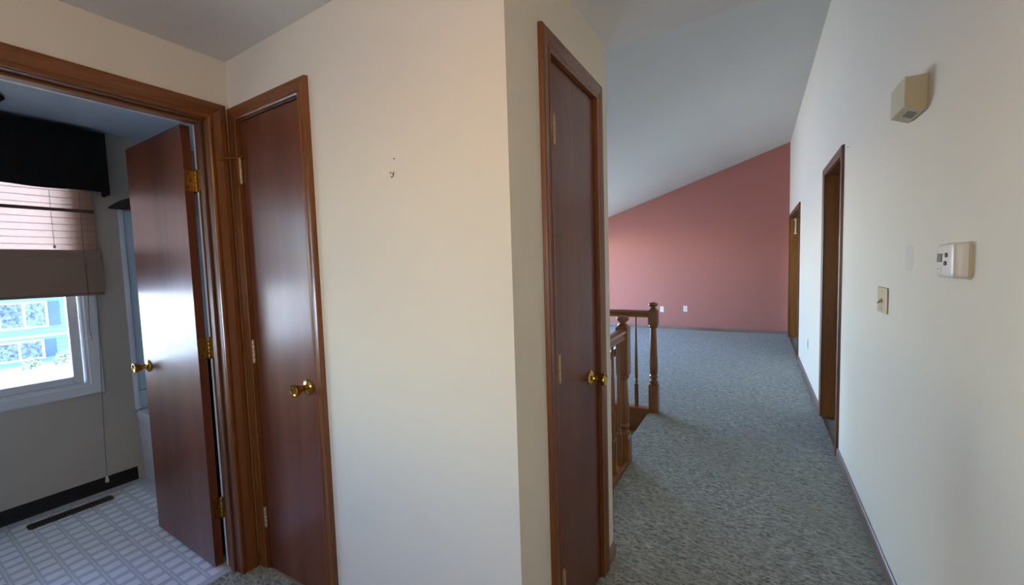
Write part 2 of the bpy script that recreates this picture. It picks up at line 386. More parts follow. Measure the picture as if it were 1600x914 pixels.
# ------------------------------------------------------------------ doors
CASE = [(0, 0), (0, .011), (.005, .014), (.012, .0135), (.016, .0105), (.022, .012), (.038, .0165), (.050, .0175), (.056, .015), (.058, 0)]
def casing(parent, P, a0, a1, zt, grain, mats=M_trim, w=1.0, sides='lrt', prof=CASE, name='casing', zb=0.0):
    """P(a, z, out) -> point on the wall; a0/a1 inner edges"""
    pr = [(u*w, v) for u, v in prof]
    if 'l' in sides: part(name, MB().sweep2([P(a0-u, zb, v) for u, v in pr], [P(a0-u, zt+u, v) for u, v in pr]), mats['z'], parent)
    if 'r' in sides: part(name, MB().sweep2([P(a1+u, zb, v) for u, v in pr], [P(a1+u, zt+u, v) for u, v in pr]), mats['z'], parent)
    if 't' in sides: part(name, MB().sweep2([P(a0-u, zt+u, v) for u, v in pr], [P(a1+u, zt+u, v) for u, v in pr]), mats[grain], parent)
def pbox(P, a0, a1, z0, z1, o0, o1):
    A = [P(a, z, o) for z in (z0, z1) for (a, o) in ((a0, o0), (a1, o0), (a1, o1), (a0, o1))]
    return MB().add(A, [(0, 3, 2, 1), (4, 5, 6, 7), (0, 1, 5, 4), (1, 2, 6, 5), (2, 3, 7, 6), (3, 0, 4, 7)])
KNOB = [(.0, -.001), (.031, -.001), (.032, .003), (.029, .007), (.022, .010), (.013, .013), (.0105, .020), (.0105, .026), (.014, .030), (.018, .037), (.0215, .046), (.0245, .055), (.0255, .060), (.0245, .0635), (.0215, .0635), (.019, .060), (.010, .0575), (.0035, .0585), (.0, .0585)]
def knob(parent, origin, axis):
    m = MB().lathe(KNOB, origin, axis, 28, cap=False); return part('door_knob', m, M_brass, parent, smooth=True)
def hinge(parent, x, y, z0, z1, plate=None, mat=None):
    m = MB().tube([(x, y, z0), (x, y, z1)], .0062, 12)
    n = 5
    for i in range(n):
        a = z0+(z1-z0)*i/n; b = z0+(z1-z0)*(i+1)/n
        m.lathe([(.0066, a+.0012), (.0072, a+.002), (.0072, b-.002), (.0066, b-.0012)], (x, y, 0), (0, 0, 1), 12)
    m.lathe([(.004, z1), (.0075, z1+.001), (.0065, z1+.005), (.0, z1+.007)], (x, y, 0), (0, 0, 1), 12)
    m.lathe([(.0, z0-.006), (.0065, z0-.004), (.0075, z0-.001), (.004, z0)], (x, y, 0), (0, 0, 1), 12)
    if plate:
        for pb in plate: m.box(*pb)
    return part('hinge', m, mat or M_brass_old, parent, smooth=True)
# door in the facing wall (faces -y)
PB = lambda a, z, o: (a, YB-o, z)
d2 = empty('door_2', 'narrow brown closet door in the corner beside the bathroom doorway', 'door', 'structure', loc=(CB0, YB, 0))
casing(d2, PB, CB0-.004, CB1+.004, DH+.004, 'x')
for a, b in ((CB0-.02, CB0), (CB1, CB1+.02)): part('jamb', pbox(PB, a, b, 0, DH+.02, -WT, .0), M_jamb['z'], d2)
part('jamb', pbox(PB, CB0, CB1, DH, DH+.02, -WT, .0), M_jamb['x'], d2)
lf = part('door_leaf', pbox(PB, CB0+.003, CB1-.003, .012, DH-.003, -.039, -.004), M_door, d2, bevel=.0015)
knob(lf, (-1.552, YB+.004, .905), (0, -1, 0))
for z0, z1 in ((1.765, 1.865), (.972, 1.068), (.205, .290)):
    hinge(d2, CB0+.003, YB-.0055, z0, z1, mat=M_hinge_pale); part('hinge_plate', MB().box(CB0+.004, CB0+.034, YB+.0022, YB+.0045, z0, z1), M_jamb['z'], d2)
hs = MB().tube([(CB0+.001, YB-.006, 1.873), (CB0-.02, YB-.034, 1.872), (CB0-.055, YB-.05, 1.868)], .0028, 8)
hs.lathe([(.0, 0), (.0075, .001), (.0075, .008), (.004, .010)], (CB0-.066, YB-.053, 1.867), (1, .25, 0), 12)
hs.tube([(CB0+.001, YB-.006, 1.873), (CB0+.030, YB-.012, 1.873)], .0026, 8).lathe([(.003, 0), (.006, .001), (.006, .007), (0, .008)], (CB0+.030, YB-.010, 1.873), (0, 1, 0), 10)
hs.lathe([(.009, 1.869), (.009, 1.8745), (.004, 1.877)], (CB0+.001, YB-.0045, 0), (0, 0, 1), 12)
tag(part('hinge_pin_stop', hs, M_brass_old, d2, smooth=True), 'brass hinge pin door stop')
# door in the middle wall (faces +x)
PC = lambda a, z, o: (XC+o, a, z)
d3 = empty('door_3', 'narrow brown door with brass knob beside the stair railing', 'door', 'structure', loc=(XC, CC0, 0))
casing(d3, PC, CC0-.003, CC1+.003, DH+.004, 'y', w=1.12)
for a, b in ((CC0-.02, CC0), (CC1, CC1+.02)): part('jamb', pbox(PC, a, b, 0, DH+.02, -WT, .0), M_jamb['z'], d3)
part('jamb', pbox(PC, CC0, CC1, DH, DH+.02, -WT, .0), M_jamb['y'], d3)
lf = part('door_leaf', pbox(PC, CC0+.003, CC1-.003, .012, DH-.003, -.039, -.004), M_door, d3, bevel=.0015)
knob(lf, (XC-.004, 1.548, .905), (1, 0, 0))
for z0, z1 in ((1.757, 1.845), (.976, 1.067), (.225, .315)):
    hinge(d3, XC+.009, CC0+.009, z0, z1, mat=M_hinge_pale); part('hinge_plate', MB().box(XC-.0045, XC+.004, CC0-.002, CC0+.012, z0, z1), M_dark, d3)
# bathroom doorway and open door (faces +x)
PA = lambda a, z, o: (XA+o, a, z)
d1 = empty('door_1', 'glossy brown bathroom door standing open in its oak frame', 'door', 'structure', loc=(XA, BD1, 0))
casing(d1, PA, BD0-.001, BD1+.001, DH+.003, 'y', w=1.24)
for a, b in ((BD0-.02, BD0), (BD1, BD1+.02)): part('jamb', pbox(PA, a, b, 0, DH+.02, -WT, .0), M_jamb['z'], d1)
part('jamb', pbox(PA, BD0, BD1, DH, DH+.02, -WT, .0), M_jamb['y'], d1)
s0, s1 = -.072, -.036
for a, b in ((BD0, BD0+.011), (BD1-.011, BD1)): part('door_stop', pbox(PA, a, b, 0, DH, s0, s1), M_jamb['z'], d1, bevel=.003)
part('door_stop', pbox(PA, BD0+.011, BD1-.011, DH-.011, DH, s0, s1), M_jamb['y'], d1, bevel=.003)
PAB = lambda a, z, o: (XAB-o, a, z)
casing(d1, PAB, BD0-.002, BD1+.002, DH+.002, 'y', mats={k: M_white for k in 'xyz'}, name='white_casing', prof=[(0, 0), (0, .022), (.003, .024), (.052, .024), (.055, .022), (.055, 0)])
LX = XAB-.024                                    # hinge edge of the open leaf
lf = part('door_leaf', MB().box(LX-.640, LX, .816, .851, .012, DH-.004), M_door, d1, bevel=.0015)
knob(lf, (LX-.640+.062, .816, .905), (0, -1, 0)); knob(lf, (LX-.640+.062, .851, .905), (0, 1, 0))
for z0, z1 in ((1.742, 1.832), (.993, 1.083), (.240, .330)):
    m = MB()
    hinge(d1, XAB-.010, BD1-.004, z0, z1, [(LX-.0005, LX+.0022, .820, .852, z0, z1), (LX, XAB-.01, .849, .8515, z0, z1), (XAB-.008, XAB+.030, BD1-.0025, BD1+.0005, z0, z1)])
    for zz in (z0+.015, (z0+z1)/2, z1-.015): m.lathe([(.0, .0), (.0032, .0), (.0028, .0012), (0, .0014)], (LX+.0022, .832 if zz != (z0+z1)/2 else .840, zz), (1, 0, 0), 10)
    part('hinge_screw', m, M_dark, d1)
part('strike_plate', pbox(PA, BD0, BD0+.0015, .87, .94, -.10, -.075), M_brass, d1)

# openings in the right wall (face -x)
PD = lambda a, z, o: (XD-o, a, z)
for n, (a0, a1) in enumerate(((OD0, OD1), (OF0, OF1))):
    dd = empty('door_%d' % (4+n), ['tall brown doorway frame in the right hallway wall', 'farthest brown doorway frame beside the pink wall'][n], 'doorway', 'structure', loc=(XD, a0, 0))
    casing(dd, PD, a0-.004, a1+.004, DH+.004, 'y', mats=M_jamb)
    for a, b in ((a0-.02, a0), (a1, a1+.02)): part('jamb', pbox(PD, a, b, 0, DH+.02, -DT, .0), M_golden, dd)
    part('jamb', pbox(PD, a0, a1, DH, DH+.02, -DT, .0), M_jamb['y'], dd)
    if n == 0:
        part('door_leaf', MB().box(XD+DT+.006, XD+DT+.75, a1-.04, a1-.004, .012, DH-.004), M_door, dd)
    else:
        part('door_leaf', MB().box(XD+DT+.006, XD+DT+.85, a1-.04, a1-.004, .012, DH-.004), M_door, dd)
# pale mark like a figure 1 on the far jamb
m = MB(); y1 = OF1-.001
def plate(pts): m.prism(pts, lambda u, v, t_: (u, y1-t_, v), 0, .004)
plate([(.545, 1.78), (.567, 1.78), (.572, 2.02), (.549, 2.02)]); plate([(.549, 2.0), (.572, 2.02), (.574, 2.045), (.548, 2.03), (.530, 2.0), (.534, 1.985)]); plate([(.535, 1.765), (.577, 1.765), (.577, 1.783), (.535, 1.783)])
tag(m.build('figure_one_mark', plain('cream_mark', srgb(240, 230, 196), .6)), 'small cream strip shaped like a figure 1 high on the farthest doorway', 'tag')

# ------------------------------------------------------------------ baseboards
BP = [(0, 0), (.012, 0), (.012, .045), (.009, .056), (.004, .062), (0, .062)]
def base(name, P, a0, a1, mat, label):
    o = MB().sweep2([P(a0, v, u) for u, v in BP], [P(a1, v, u) for u, v in BP]).build(name, mat); tag(o, label, 'baseboard', 'structure')
base('baseboard_right', PD, YBACK, OD0-.062, M_base['y'], 'brown baseboard along the near right hallway wall')
base('baseboard_right_middle', PD, OD1+.062, OF0-.062, M_base['y'], 'brown baseboard between the two right doorways')
base('baseboard_right_end', PD, OF1+.062, YP, M_base['y'], 'short brown baseboard between the farthest doorway and pink wall')
base('baseboard_far', lambda a, z, o: (a, YP-o, z), XW, XD, M_base['x'], 'brown baseboard under the pink wall')
base('baseboard_front', PB, CB1+.062, XC+.012, M_base['x'], 'brown baseboard under the broad cream wall')
base('baseboard_middle', PC, CC1+.062, YE, M_base['y'], 'short brown baseboard at the end of the middle wall')
base('baseboard_middle_near', PC, YB-.012, CC0-.062, M_base['y'], 'short brown baseboard left of the narrow stair side door')
base('baseboard_corner', PB, XA, CB0-.062, M_jamb['x'], 'sliver of brown baseboard in the corner between two door frames')
o = MB().sweep2([(XW+u, -1.0, v) for u, v in ((0, 0), (.008, 0), (.004, .02), (.003, .083), (0, .086))], [(XW+u, .972, v) for u, v in ((0, 0), (.008, 0), (.004, .02), (.003, .083), (0, .086))]).build('baseboard_bathroom', M_blackgloss)
tag(o, 'black vinyl cove base under the bathroom window', 'baseboard', 'structure')
# threshold
o = MB().sweep2([(XAB+.045, BD0, 0), (XAB+.052, BD0, .004), (XAB+.062, BD0, .004), (XAB+.07, BD0, 0)], [(XAB+.045, BD1, 0), (XAB+.052, BD1, .004), (XAB+.062, BD1, .004), (XAB+.07, BD1, 0)]).build('trim_1', M_carpet)
tag(o, 'rolled carpet edge at the bathroom threshold', 'threshold', 'structure')

# ------------------------------------------------------------------ bathroom window, blind, valance
y0, y1, z0, z1 = BATH_WIN
wd = empty('window_1', 'white vinyl bathroom window below the rolled shade', 'window', 'structure', loc=(XW, y0, z0))
FLAT = [(0, 0), (0, .012), (.004, .016), (.050, .018), (.060, .016), (.065, 0)]
PWi = lambda a, z, o: (XW+o, a, z)
pr = FLAT
part('window_casing', MB().sweep2([PWi(y1+u, z0-u, v) for u, v in pr], [PWi(y1+u, z1+u, v) for u, v in pr]), M_vinyl, wd)
part('window_casing', MB().sweep2([PWi(y0-u, z0-u, v) for u, v in pr], [PWi(y0-u, z1+u, v) for u, v in pr]), M_vinyl, wd)
part('window_casing', MB().sweep2([PWi(y0-u, z0-u, v) for u, v in pr], [PWi(y1+u, z0-u, v) for u, v in pr]), M_vinyl, wd)
part('window_casing', MB().sweep2([PWi(y0-u, z1+u, v) for u, v in pr], [PWi(y1+u, z1+u, v) for u, v in pr]), M_vinyl, wd)
m = MB().box(XW-.12, XW+.006, y0, y0+.012, z0, z1).box(XW-.12, XW+.006, y1-.012, y1, z0, z1).box(XW-.12, XW+.006, y0+.012, y1-.012, z0, z0+.012).box(XW-.12, XW+.006, y0+.012, y1-.012, z1-.012, z1)
part('window_frame', m, M_vinyl, wd)
a, b, c, d = y0+.018, y1-.018, z0+.014, z1-.014
m = MB().box(XW-.07, XW-.025, a, a+.045, c, d).box(XW-.07, XW-.025, b-.045, b, c, d).box(XW-.07, XW-.025, a+.045, b-.045, c, c+.045).box(XW-.07, XW-.025, a+.045, b-.045, d-.045, d)
sash = part('sash', m, M_vinyl, wd, bevel=.004)
part('pane', MB().box(XW-.05, XW-.046, a+.044, b-.044, c+.044, d-.044), M_glass, sash)
# shade
SY0, SY1 = -.35, .866
sh = empty('roman_shade', 'half raised blush fabric shade glowing over the bathroom window', 'window shade', loc=(XW+.02, .26, 1.27))
m = MB(); zz = 2.02; pts = []
while zz > 1.54:
    pts += [(XW+.0315, zz), (XW+.0325, zz-.018), (XW+.0330, zz-.034), (XW+.0315, zz-.0385)]; zz -= .040
vs_ = []; 
for (x, z) in pts: vs_ += [(x, SY0, z), (x, SY1, z)]
m.add(vs_, [(2*i, 2*i+1, 2*i+3, 2*i+2) for i in range(len(pts)-1)])
part('upper_panel', m, M_shade, sh)
zz = 2.02-.040
while zz > 1.56:
    part('rib', MB().box(XW+.0285, XW+.0305, SY0, SY1, zz-.0012, zz+.0012), M_shade_rib, sh); zz -= .040
part('batten', MB().box(XW+.036, XW+.041, SY0-.002, SY1+.002, 1.778, 1.797), plain('dark_batten', srgb(92, 62, 52), .6), sh, bevel=.001)
m = MB()
prof = [(.040, 1.548), (.048, 1.546), (.056, 1.50), (.060, 1.42), (.062, 1.34), (.060, 1.285), (.050, 1.274), (.040, 1.285)]
m.sweep2([(XW+u, SY0-.01, v) for u, v in prof], [(XW+u, SY1+.012, v) for u, v in prof])
part('lower_panel', m, M_shade_low, sh)
part('bottom_rail', MB().box(XW+.042, XW+.058, SY0-.01, SY1+.012, 1.266, 1.276), M_shade_low, sh, bevel=.002)
part('lift_cord', MB().tube([(XW+.042, .684, 1.90), (XW+.042, .684, 1.56)], .0012, 6).lathe([(.004, 1.556), (.006, 1.566), (.003, 1.574)], (XW+.044, .684, 0), (0, 0, 1), 8), M_shade_rib, sh)
cd = part('pull_cord', MB().tube([(XW+.064, .803, 1.89), (XW+.066, .80, 1.6), (XW+.068, .80, 1.27), (XW+.05, .795, 1.06), (XW+.035, .803, 1.005), (XW+.03, .806, .985)], .0016, 6), plain('tan_cord', srgb(120, 104, 92), .8), sh)
part('cord_stop', MB().lathe([(.002, .0), (.006, .003), (.006, .014), (.002, .018)], (XW+.036, .797, 1.0), (0, 0, 1), 10), M_rubber, cd)
cd = part('pull_cord', MB().tube([(XW+.046, .842, 1.27), (XW+.036, .835, .9), (XW+.028, .826, .6), (XW+.022, .82, .35), (XW+.018, .815, .09)], .0018, 6), plain('grey_cord', srgb(128, 120, 112), .8), sh)
part('tassel', MB().lathe([(.003, .095), (.007, .085), (.010, .060), (.009, .055), (.0, .055)], (XW+.018, .815, 0), (0, 0, 1), 12), M_rubber, cd, smooth=True)
# valance: a three-sided fabric box
VX = XW+.105
m = MB()
def ruffle(y): return .0012*math.sin(y*38)+.0008*math.sin(y*91+1)
ys = [-.45+i*(1.385/60) for i in range(61)]
vs_ = []
for y in ys:
    zb = 1.905+.004*math.sin(y*17)
    vs_ += [(VX+ruffle(y)*.4, y, 2.272), (VX+ruffle(y)*.8, y, 2.1), (VX+ruffle(y), y, zb), (VX-.02+ruffle(y), y, zb+.002), (VX-.02, y, 2.272)]
nn = 5
m.add(vs_, [(i*nn+k, (i+1)*nn+k, (i+1)*nn+(k+1) % nn, i*nn+(k+1) % nn) for i in range(60) for k in range(nn)] + [tuple(range(nn)), tuple(60*nn+k for k in range(nn))])
m.box(XW+.001, VX-.005, .920, .935, 1.893, 2.272).box(XW+.001, VX-.005, -.45, -.435, 1.893, 2.272)
va = empty('valance', 'black fabric box valance above the bathroom window', 'valance', loc=(XW, .25, 1.9))
part('cover', m, M_black, va)
part('top_board', MB().box(XW+.001, VX-.008, -.44, .92, 2.255, 2.27), M_black, va)
part('hanging_thread', MB().lathe([(.010, 1.882), (.012, 1.892), (.008, 1.90)], (VX-.03, .912, 0), (0, 0, 1), 8), M_black, va)

# floor register
fr_ = empty('floor_register', 'long dark metal heating grille in the bathroom floor', 'floor register', loc=(-3.45, .64, 0))
m = MB().prism([(-3.492, .462), (-3.480, .450), (-3.420, .450), (-3.408, .462), (-3.408, .790), (-3.420, .802), (-3.480, .802), (-3.492, .790)], lambda u, v, t_: (u, v, t_), .0, .003)
part('plate', m, plain('brown_register_metal', srgb(74, 66, 60), .45, .4), fr_)
for i in range(22):
    y = .472+i*.0147
    for x in (-3.466,): part('slot', MB().box(x, x+.032, y, y+.008, .003, .0042), M_blackgloss, fr_)
# dark ceiling fixture
cf = empty('ceiling_fixture', 'small dark round fixture on the bathroom ceiling', 'ceiling fixture', loc=(-3.27, .42, HC))
part('canopy', MB().lathe([(.085, HC), (.088, HC-.012), (.075, HC-.026), (.03, HC-.034), (.012, HC-.045), (0, HC-.047)], (-3.27, .42, 0), (0, 0, 1), 28), M_dark, cf, smooth=True)
part('finial', MB().lathe([(.008, HC-.044), (.012, HC-.055), (.006, HC-.066), (0, HC-.068)], (-3.27, .42, 0), (0, 0, 1), 16), M_dark, cf, smooth=True)

# ------------------------------------------------------------------ tub, surround, rod, towel
YT = .985
tb = empty('bathtub', 'white bathtub behind the open bathroom door', 'bathtub', loc=(-2.87, 1.35, 0))
m = MB(); x0, x1, ya, yb, ht = XW+.004, XAB-.004, YT, 1.735, .47
rim = .06
def ring(x0, x1, y0, y1, z, r=.05, n=5):
    out = []
    for cx, cy, a0 in ((x1-r, y1-r, 0), (x0+r, y1-r, 90), (x0+r, y0+r, 180), (x1-r, y0+r, 270)):
        for k in range(n):
            th = math.radians(a0+90*k/(n-1)); out.append((cx+r*math.cos(th), cy+r*math.sin(th), z))
    return out
rings = [ring(x0, x1, ya+.02, yb, 0, .01), ring(x0, x1, ya+.008, yb, .40, .012), ring(x0, x1, ya, yb, .45, .015), ring(x0+.006, x1-.006, ya+.008, yb-.006, ht, .02), ring(x0+rim, x1-rim, ya+rim, yb-rim, ht-.004, .12), ring(x0+rim+.02, x1-rim-.02, ya+rim+.02, yb-rim-.02, .3, .12), ring(x0+rim+.08, x1-rim-.06, ya+rim+.06, yb-rim-.06, .08, .12)]
vs_ = [p for r_ in rings for p in r_]; n = len(rings[0])
m.add(vs_, [(i*n+k, i*n+(k+1) % n, (i+1)*n+(k+1) % n, (i+1)*n+k) for i in range(len(rings)-1) for k in range(n)]+[tuple((len(rings)-1)*n+k for k in range(n))])
part('basin', m, M_tub, tb, smooth=True)
su = empty('tub_surround', 'pale blue plastic wall panels around the bathtub', 'tub surround', loc=(-2.87, 1.35, .47))
part('panel', MB().box(XW+.001, XW+.014, 1.0, 1.735, .60, 1.815), M_surround, su, bevel=.006)
part('panel', MB().box(XW+.001, XW+.018, 1.0, 1.735, .475, .598), M_surround, su, bevel=.004)
part('edge_strip', MB().box(XW+.001, XW+.026, .985, 1.012, .475, 1.818), M_tub, su, bevel=.006)
part('panel', MB().box(XW+.020, XAB-.016, 1.722, 1.737, .475, 1.815), M_surround, su, bevel=.006)
part('panel', MB().box(XAB-.014, XAB-.001, 1.0, 1.72, .475, 1.815), M_surround, su, bevel=.006)
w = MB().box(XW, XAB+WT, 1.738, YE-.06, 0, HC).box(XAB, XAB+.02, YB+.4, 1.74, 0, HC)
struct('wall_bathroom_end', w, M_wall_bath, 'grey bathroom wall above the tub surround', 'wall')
m = MB().tube([(XW+.002, .950, 1.826), (XW+.05, .953, 1.826), (XW+.22, .958, 1.822), (XW+.32, .962, 1.819), (XAB-.36, .975, 1.805), (XAB-.02, .978, 1.80), (XAB-.001, .978, 1.80)], [.006, .013, .030, .034, .017, .017, .02], 16)
tag(m.build('shower_rod', M_black, smooth=True), 'black tapered shower rod above the tub surround', 'shower rod')
tw = empty('bath_towel', 'black towel hanging on the hidden side of the bathroom door', 'towel', loc=(-2.45, .86, .5))
m = MB(); vs_ = []; N = 24
for i in range(N+1):
    x = -2.68+i*(.50/N); b_ = .058+.012*math.sin(i*1.3)
    vs_ += [(x, .853, .03), (x, .853, .98), (x, .853+b_*.7, .985), (x, .853+b_, .90), (x, .853+b_*1.1, .03)]
m.add(vs_, [(i*5+k, (i+1)*5+k, (i+1)*5+(k+1) % 5, i*5+(k+1) % 5) for i in range(N) for k in range(5)]+[tuple(range(5)), tuple(N*5+k for k in range(5))])
part('cloth', m, M_black, tw)

# ------------------------------------------------------------------ stair railing
def square_to_turned(m, cx, cy, segs):
    """segs: list of ('sq', half, z0, z1) or ('tu', [(r, z)...])"""
    for s_ in segs:
        if s_[0] == 'sq':
            _, h_, z0_, z1_ = s_; c_ = .006
            rr = []
            for z_, hh in ((z0_, h_-.002), (z0_+.006, h_), (z1_-.010, h_), (z1_-.002, h_-.008), (z1_, h_-.014)):
                k = hh-c_; rr.append([(cx+sx*a_, cy+sy*b_, z_) for sx, sy, a_, b_ in ((1, 1, hh, k), (1, 1, k, hh), (-1, 1, k, hh), (-1, 1, hh, k), (-1, -1, hh, k), (-1, -1, k, hh), (1, -1, k, hh), (1, -1, hh, k))])
            vs_ = [p for r_ in rr for p in r_]
            m.add(vs_, [(i*8+k, i*8+(k+1) % 8, (i+1)*8+(k+1) % 8, (i+1)*8+k) for i in range(4) for k in range(8)]+[tuple(reversed(range(8))), tuple(32+k for k in range(8))])
        else: m.lathe(s_[1], (cx, cy, 0), (0, 0, 1), 20)
CAPT = [(.030, 0), (.034, .006), (.028, .014), (.020, .020), (.022, .028), (.034, .036), (.041, .046), (.040, .055), (.030, .064), (.012, .070), (0, .071)]
def newel(name, label, cx, cy, bz0, ub, zbase, ubtop, low):
    e = empty(name, label, 'newel post', group='stair newel posts', loc=(cx, cy, 0))
    m = MB(); square_to_turned(m, cx, cy, [('sq', .041, zbase, low)]); part('base_block', m, M_rail['z'], e)
    m = MB(); square_to_turned(m, cx, cy, [('sq', .041, ub, ubtop)]); part('upper_block', m, M_rail['z'], e)
    a, b = low-.004, ub+.004; L = b-a
    P_ = [(.030, a), (.037, a+.012), (.039, a+.022), (.036, a+.034), (.027, a+.040), (.026, a+.052), (.034, a+.060), (.037, a+.070), (.034, a+.080), (.027, a+.088), (.033, a+.10), (.0365, a+.16), (.036, a+.25*L+.06), (.031, a+.6*L), (.026, b-.050), (.025, b-.036), (.032, b-.030), (.038, b-.020), (.037, b-.010), (.031, b)]
    part('turned_shaft', MB().lathe(P_, (cx, cy, 0), (0, 0, 1), 24), M_rail['z'], e, smooth=True)
    part('finial', MB().lathe([(r, z+ubtop-.004) for r, z in CAPT], (cx, cy, 0), (0, 0, 1), 24), M_rail['z'], e, smooth=True)
    return e
XR = -.772
newel('newel_post', 'turned wooden newel post nearer the narrow door, long upper block', XR, 2.715, 0, .61, -.05, .945, .19)
newel('newel_post', 'turned wooden newel post standing alone before the far carpet', -.797, 3.775, 0, .80, -.05, .938, .26)
RAILP = [(-.030, 0), (-.031, .010), (-.024, .020), (-.026, .030), (-.033, .040), (-.030, .054), (-.015, .062), (.015, .062), (.030, .054), (.033, .040), (.026, .030), (.024, .020), (.031, .010), (.030, 0)]
def rail_obj(name, label, A, B, grain, kind):
    A = Vector(A); B = Vector(B); d = (B-A); hd = Vector((d.x, d.y, 0)).normalized(); sd = Vector((-hd.y, hd.x, 0))
    o = MB().sweep2([tuple(A+sd*u+Vector((0, 0, v))) for u, v in RAILP], [tuple(B+sd*u+Vector((0, 0, v))) for u, v in RAILP]).build(name, M_rail[grain], smooth=True)
    return tag(o, label, kind)
rail_obj('hand_rail', 'oak handrail ending at the near newel post', (XR, YE+.001, .862), (XR, 2.674, .862), 'y', 'handrail')
rail_obj('hand_rail', 'oak handrail on the far side of the stairwell, ending at the far newel', (XW, 3.775, .868), (-.838, 3.775, .868), 'x', 'handrail')
rail_obj('stair_handrail', 'sloping oak handrail going down the stairs from the near newel', (XR-.041, 2.735, .74), (XR-1.5, 2.735, .74-1.14), 'x', 'handrail')
def shoe(name, label, x0, x1, y0, y1, grain): return tag(MB().box(x0, x1, y0, y1, -.03, .028).build(name, M_rail[grain], bevel=.006), label, 'base rail')
shoe('base_rail', 'oak base strip under the near balusters', XR-.05, XR+.034, YE+.001, 2.673, 'y')
shoe('base_rail', 'oak base strip under the far balusters', XW, -.84, 3.735, 3.815, 'x')
o = MB().box(XW, XN-.03, 3.722, 3.734, -.45, .0).build('trim_2', M_rail['x']); tag(o, 'oak skirt board below the far railing in the stairwell', 'skirt board', 'structure')
o = MB().box(XR-.055, XR-.045, YE+.001, 2.76, -.35, -.0).build('trim_3', M_rail['y']); tag(o, 'oak fascia below the near railing in the stairwell', 'fascia', 'structure')
BAL = [(.010, 0), (.013, .010), (.015, .018), (.012, .026), (.009, .032), (.013, .042), (.0145, .07), (.0125, .25), (.0095, .42), (.0085, .53), (.008, .60)]
def baluster(cx, cy, zt, label, group, e0=None):
    if e0 is not None:
        e = e0.copy(); C.objects.link(e); e.location = (cx, cy, 0); tag(e, label, 'baluster', None, group)
        for ch in e0.children:
            c_ = ch.copy(); C.objects.link(c_); c_.parent = e
        return e
    e = empty('baluster', label, 'baluster', None, group, loc=(cx, cy, 0))
    m = MB(); square_to_turned(m, cx, cy, [('sq', .0165, .02, .25)]); part('foot', m, M_rail['z'], e)
    part('shaft', MB().lathe([(r, .248+z*(zt-.248)/.60) for r, z in BAL], (cx, cy, 0), (0, 0, 1), 14), M_rail['z'], e, smooth=True)
    return e
e0 = None
ord_ = ['first', 'second', 'third', 'fourth', 'fifth', 'sixth', 'seventh', 'eighth', 'ninth', 'tenth', 'eleventh', 'twelfth', 'thirteenth']
for i in range(6):
    e = baluster(XR, 2.600-.125*i, .868, ord_[i]+' baluster from the near newel under the near handrail', 'balusters of the near railing', e0)
    e0 = e0 or e
e1 = None
for i in range(4):
    e = baluster(-.953-.150*i, 3.775, .872, ord_[i]+' baluster left of the far newel under the far handrail', 'balusters of the far railing', e1)
    e1 = e1 or e

# ------------------------------------------------------------------ things on the right wall
# chime box
ch = empty('door_chime', 'cream door chime box high on the right wall', 'door chime', loc=(XD, 2.0, 1.9))
CP = lambda y, u, z: (XD-u, y, z)
yn, yf = 1.915, 2.075
prof = [(0, 1.852), (.012, 1.846), (.046, 1.862), (.056, 1.868), (.056, 1.966), (0, 1.966)]
part('housing', MB().sweep2([CP(yn, u, z) for u, z in prof], [CP(yf, u, z) for u, z in prof]), M_chimetan, ch, bevel=.002)
part('front_cover', MB().sweep2([CP(yn-.001, u, z) for u, z in ((.056, 1.866), (.060, 1.869), (.060, 1.966), (.056, 1.968))], [CP(yf+.002, u, z) for u, z in ((.056, 1.866), (.060, 1.869), (.060, 1.966), (.056, 1.968))]), M_plate, ch)
gs = MB()
for i in range(5):
    uu = .018+.005*i; z_ = 1.846+(uu-.012)*(.016/.034)-.0009
    gs.add([CP(yn+.03, uu, z_), CP(yn+.10, uu, z_), CP(yn+.10, uu+.003, z_+.0014), CP(yn+.03, uu+.003, z_+.0014), CP(yn+.03, uu, z_+.003), CP(yn+.10, uu, z_+.003), CP(yn+.10, uu+.003, z_+.0044), CP(yn+.03, uu+.003, z_+.0044)], [(0, 3, 2, 1), (4, 5, 6, 7), (0, 1, 5, 4), (1, 2, 6, 5), (2, 3, 7, 6), (3, 0, 4, 7)])
part('sound_slot', gs, M_greyplastic, ch)
# thermostat
th = empty('thermostat', 'white thermostat with grey display and two round buttons', 'thermostat', loc=(XD, 1.62, 1.3))
def rounded(y0, y1, z0, z1, r, n=5):
    out = []
    for cy, cz, a0 in ((y1-r, z1-r, 0), (y0+r, z1-r, 90), (y0+r, z0+r, 180), (y1-r, z0+r, 270)):
        for k in range(n):
            a_ = math.radians(a0+90*k/(n-1)); out.append((cy+r*math.cos(a_), cz+r*math.sin(a_)))
    return out
m = MB(); lay = [(0, 0), (.012, 0), (.016, -.0), (.026, .002), (.030, .006), (.0315, .014)]
rs = [[(XD-u, y, z) for y, z in rounded(1.548+i_, 1.684-i_, 1.297+i_*.6, 1.393-i_*.6, .012)] for u, i_ in lay]
n = len(rs[0]); m.add([p for r_ in rs for p in r_], [(i*n+k, i*n+(k+1) % n, (i+1)*n+(k+1) % n, (i+1)*n+k) for i in range(len(rs)-1) for k in range(n)]+[tuple((len(rs)-1)*n+k for k in range(n))])
part('housing', m, M_offwhite, th, smooth=True)
part('display', MB().box(XD-.0335, XD-.031, 1.632, 1.664, 1.341, 1.365), M_screen, th, bevel=.0005)
for y, z in ((1.600, 1.361), (1.606, 1.338)): part('button', MB().lathe([(.0065, .0305), (.0065, .0345), (.005, .0355), (0, .0356)], (XD, y, z), (-1, 0, 0), 14), M_greyplastic, th)
part('lower_flap', MB().box(XD-.033, XD-.031, 1.636, 1.668, 1.312, 1.328), M_offwhite, th, bevel=.0005)
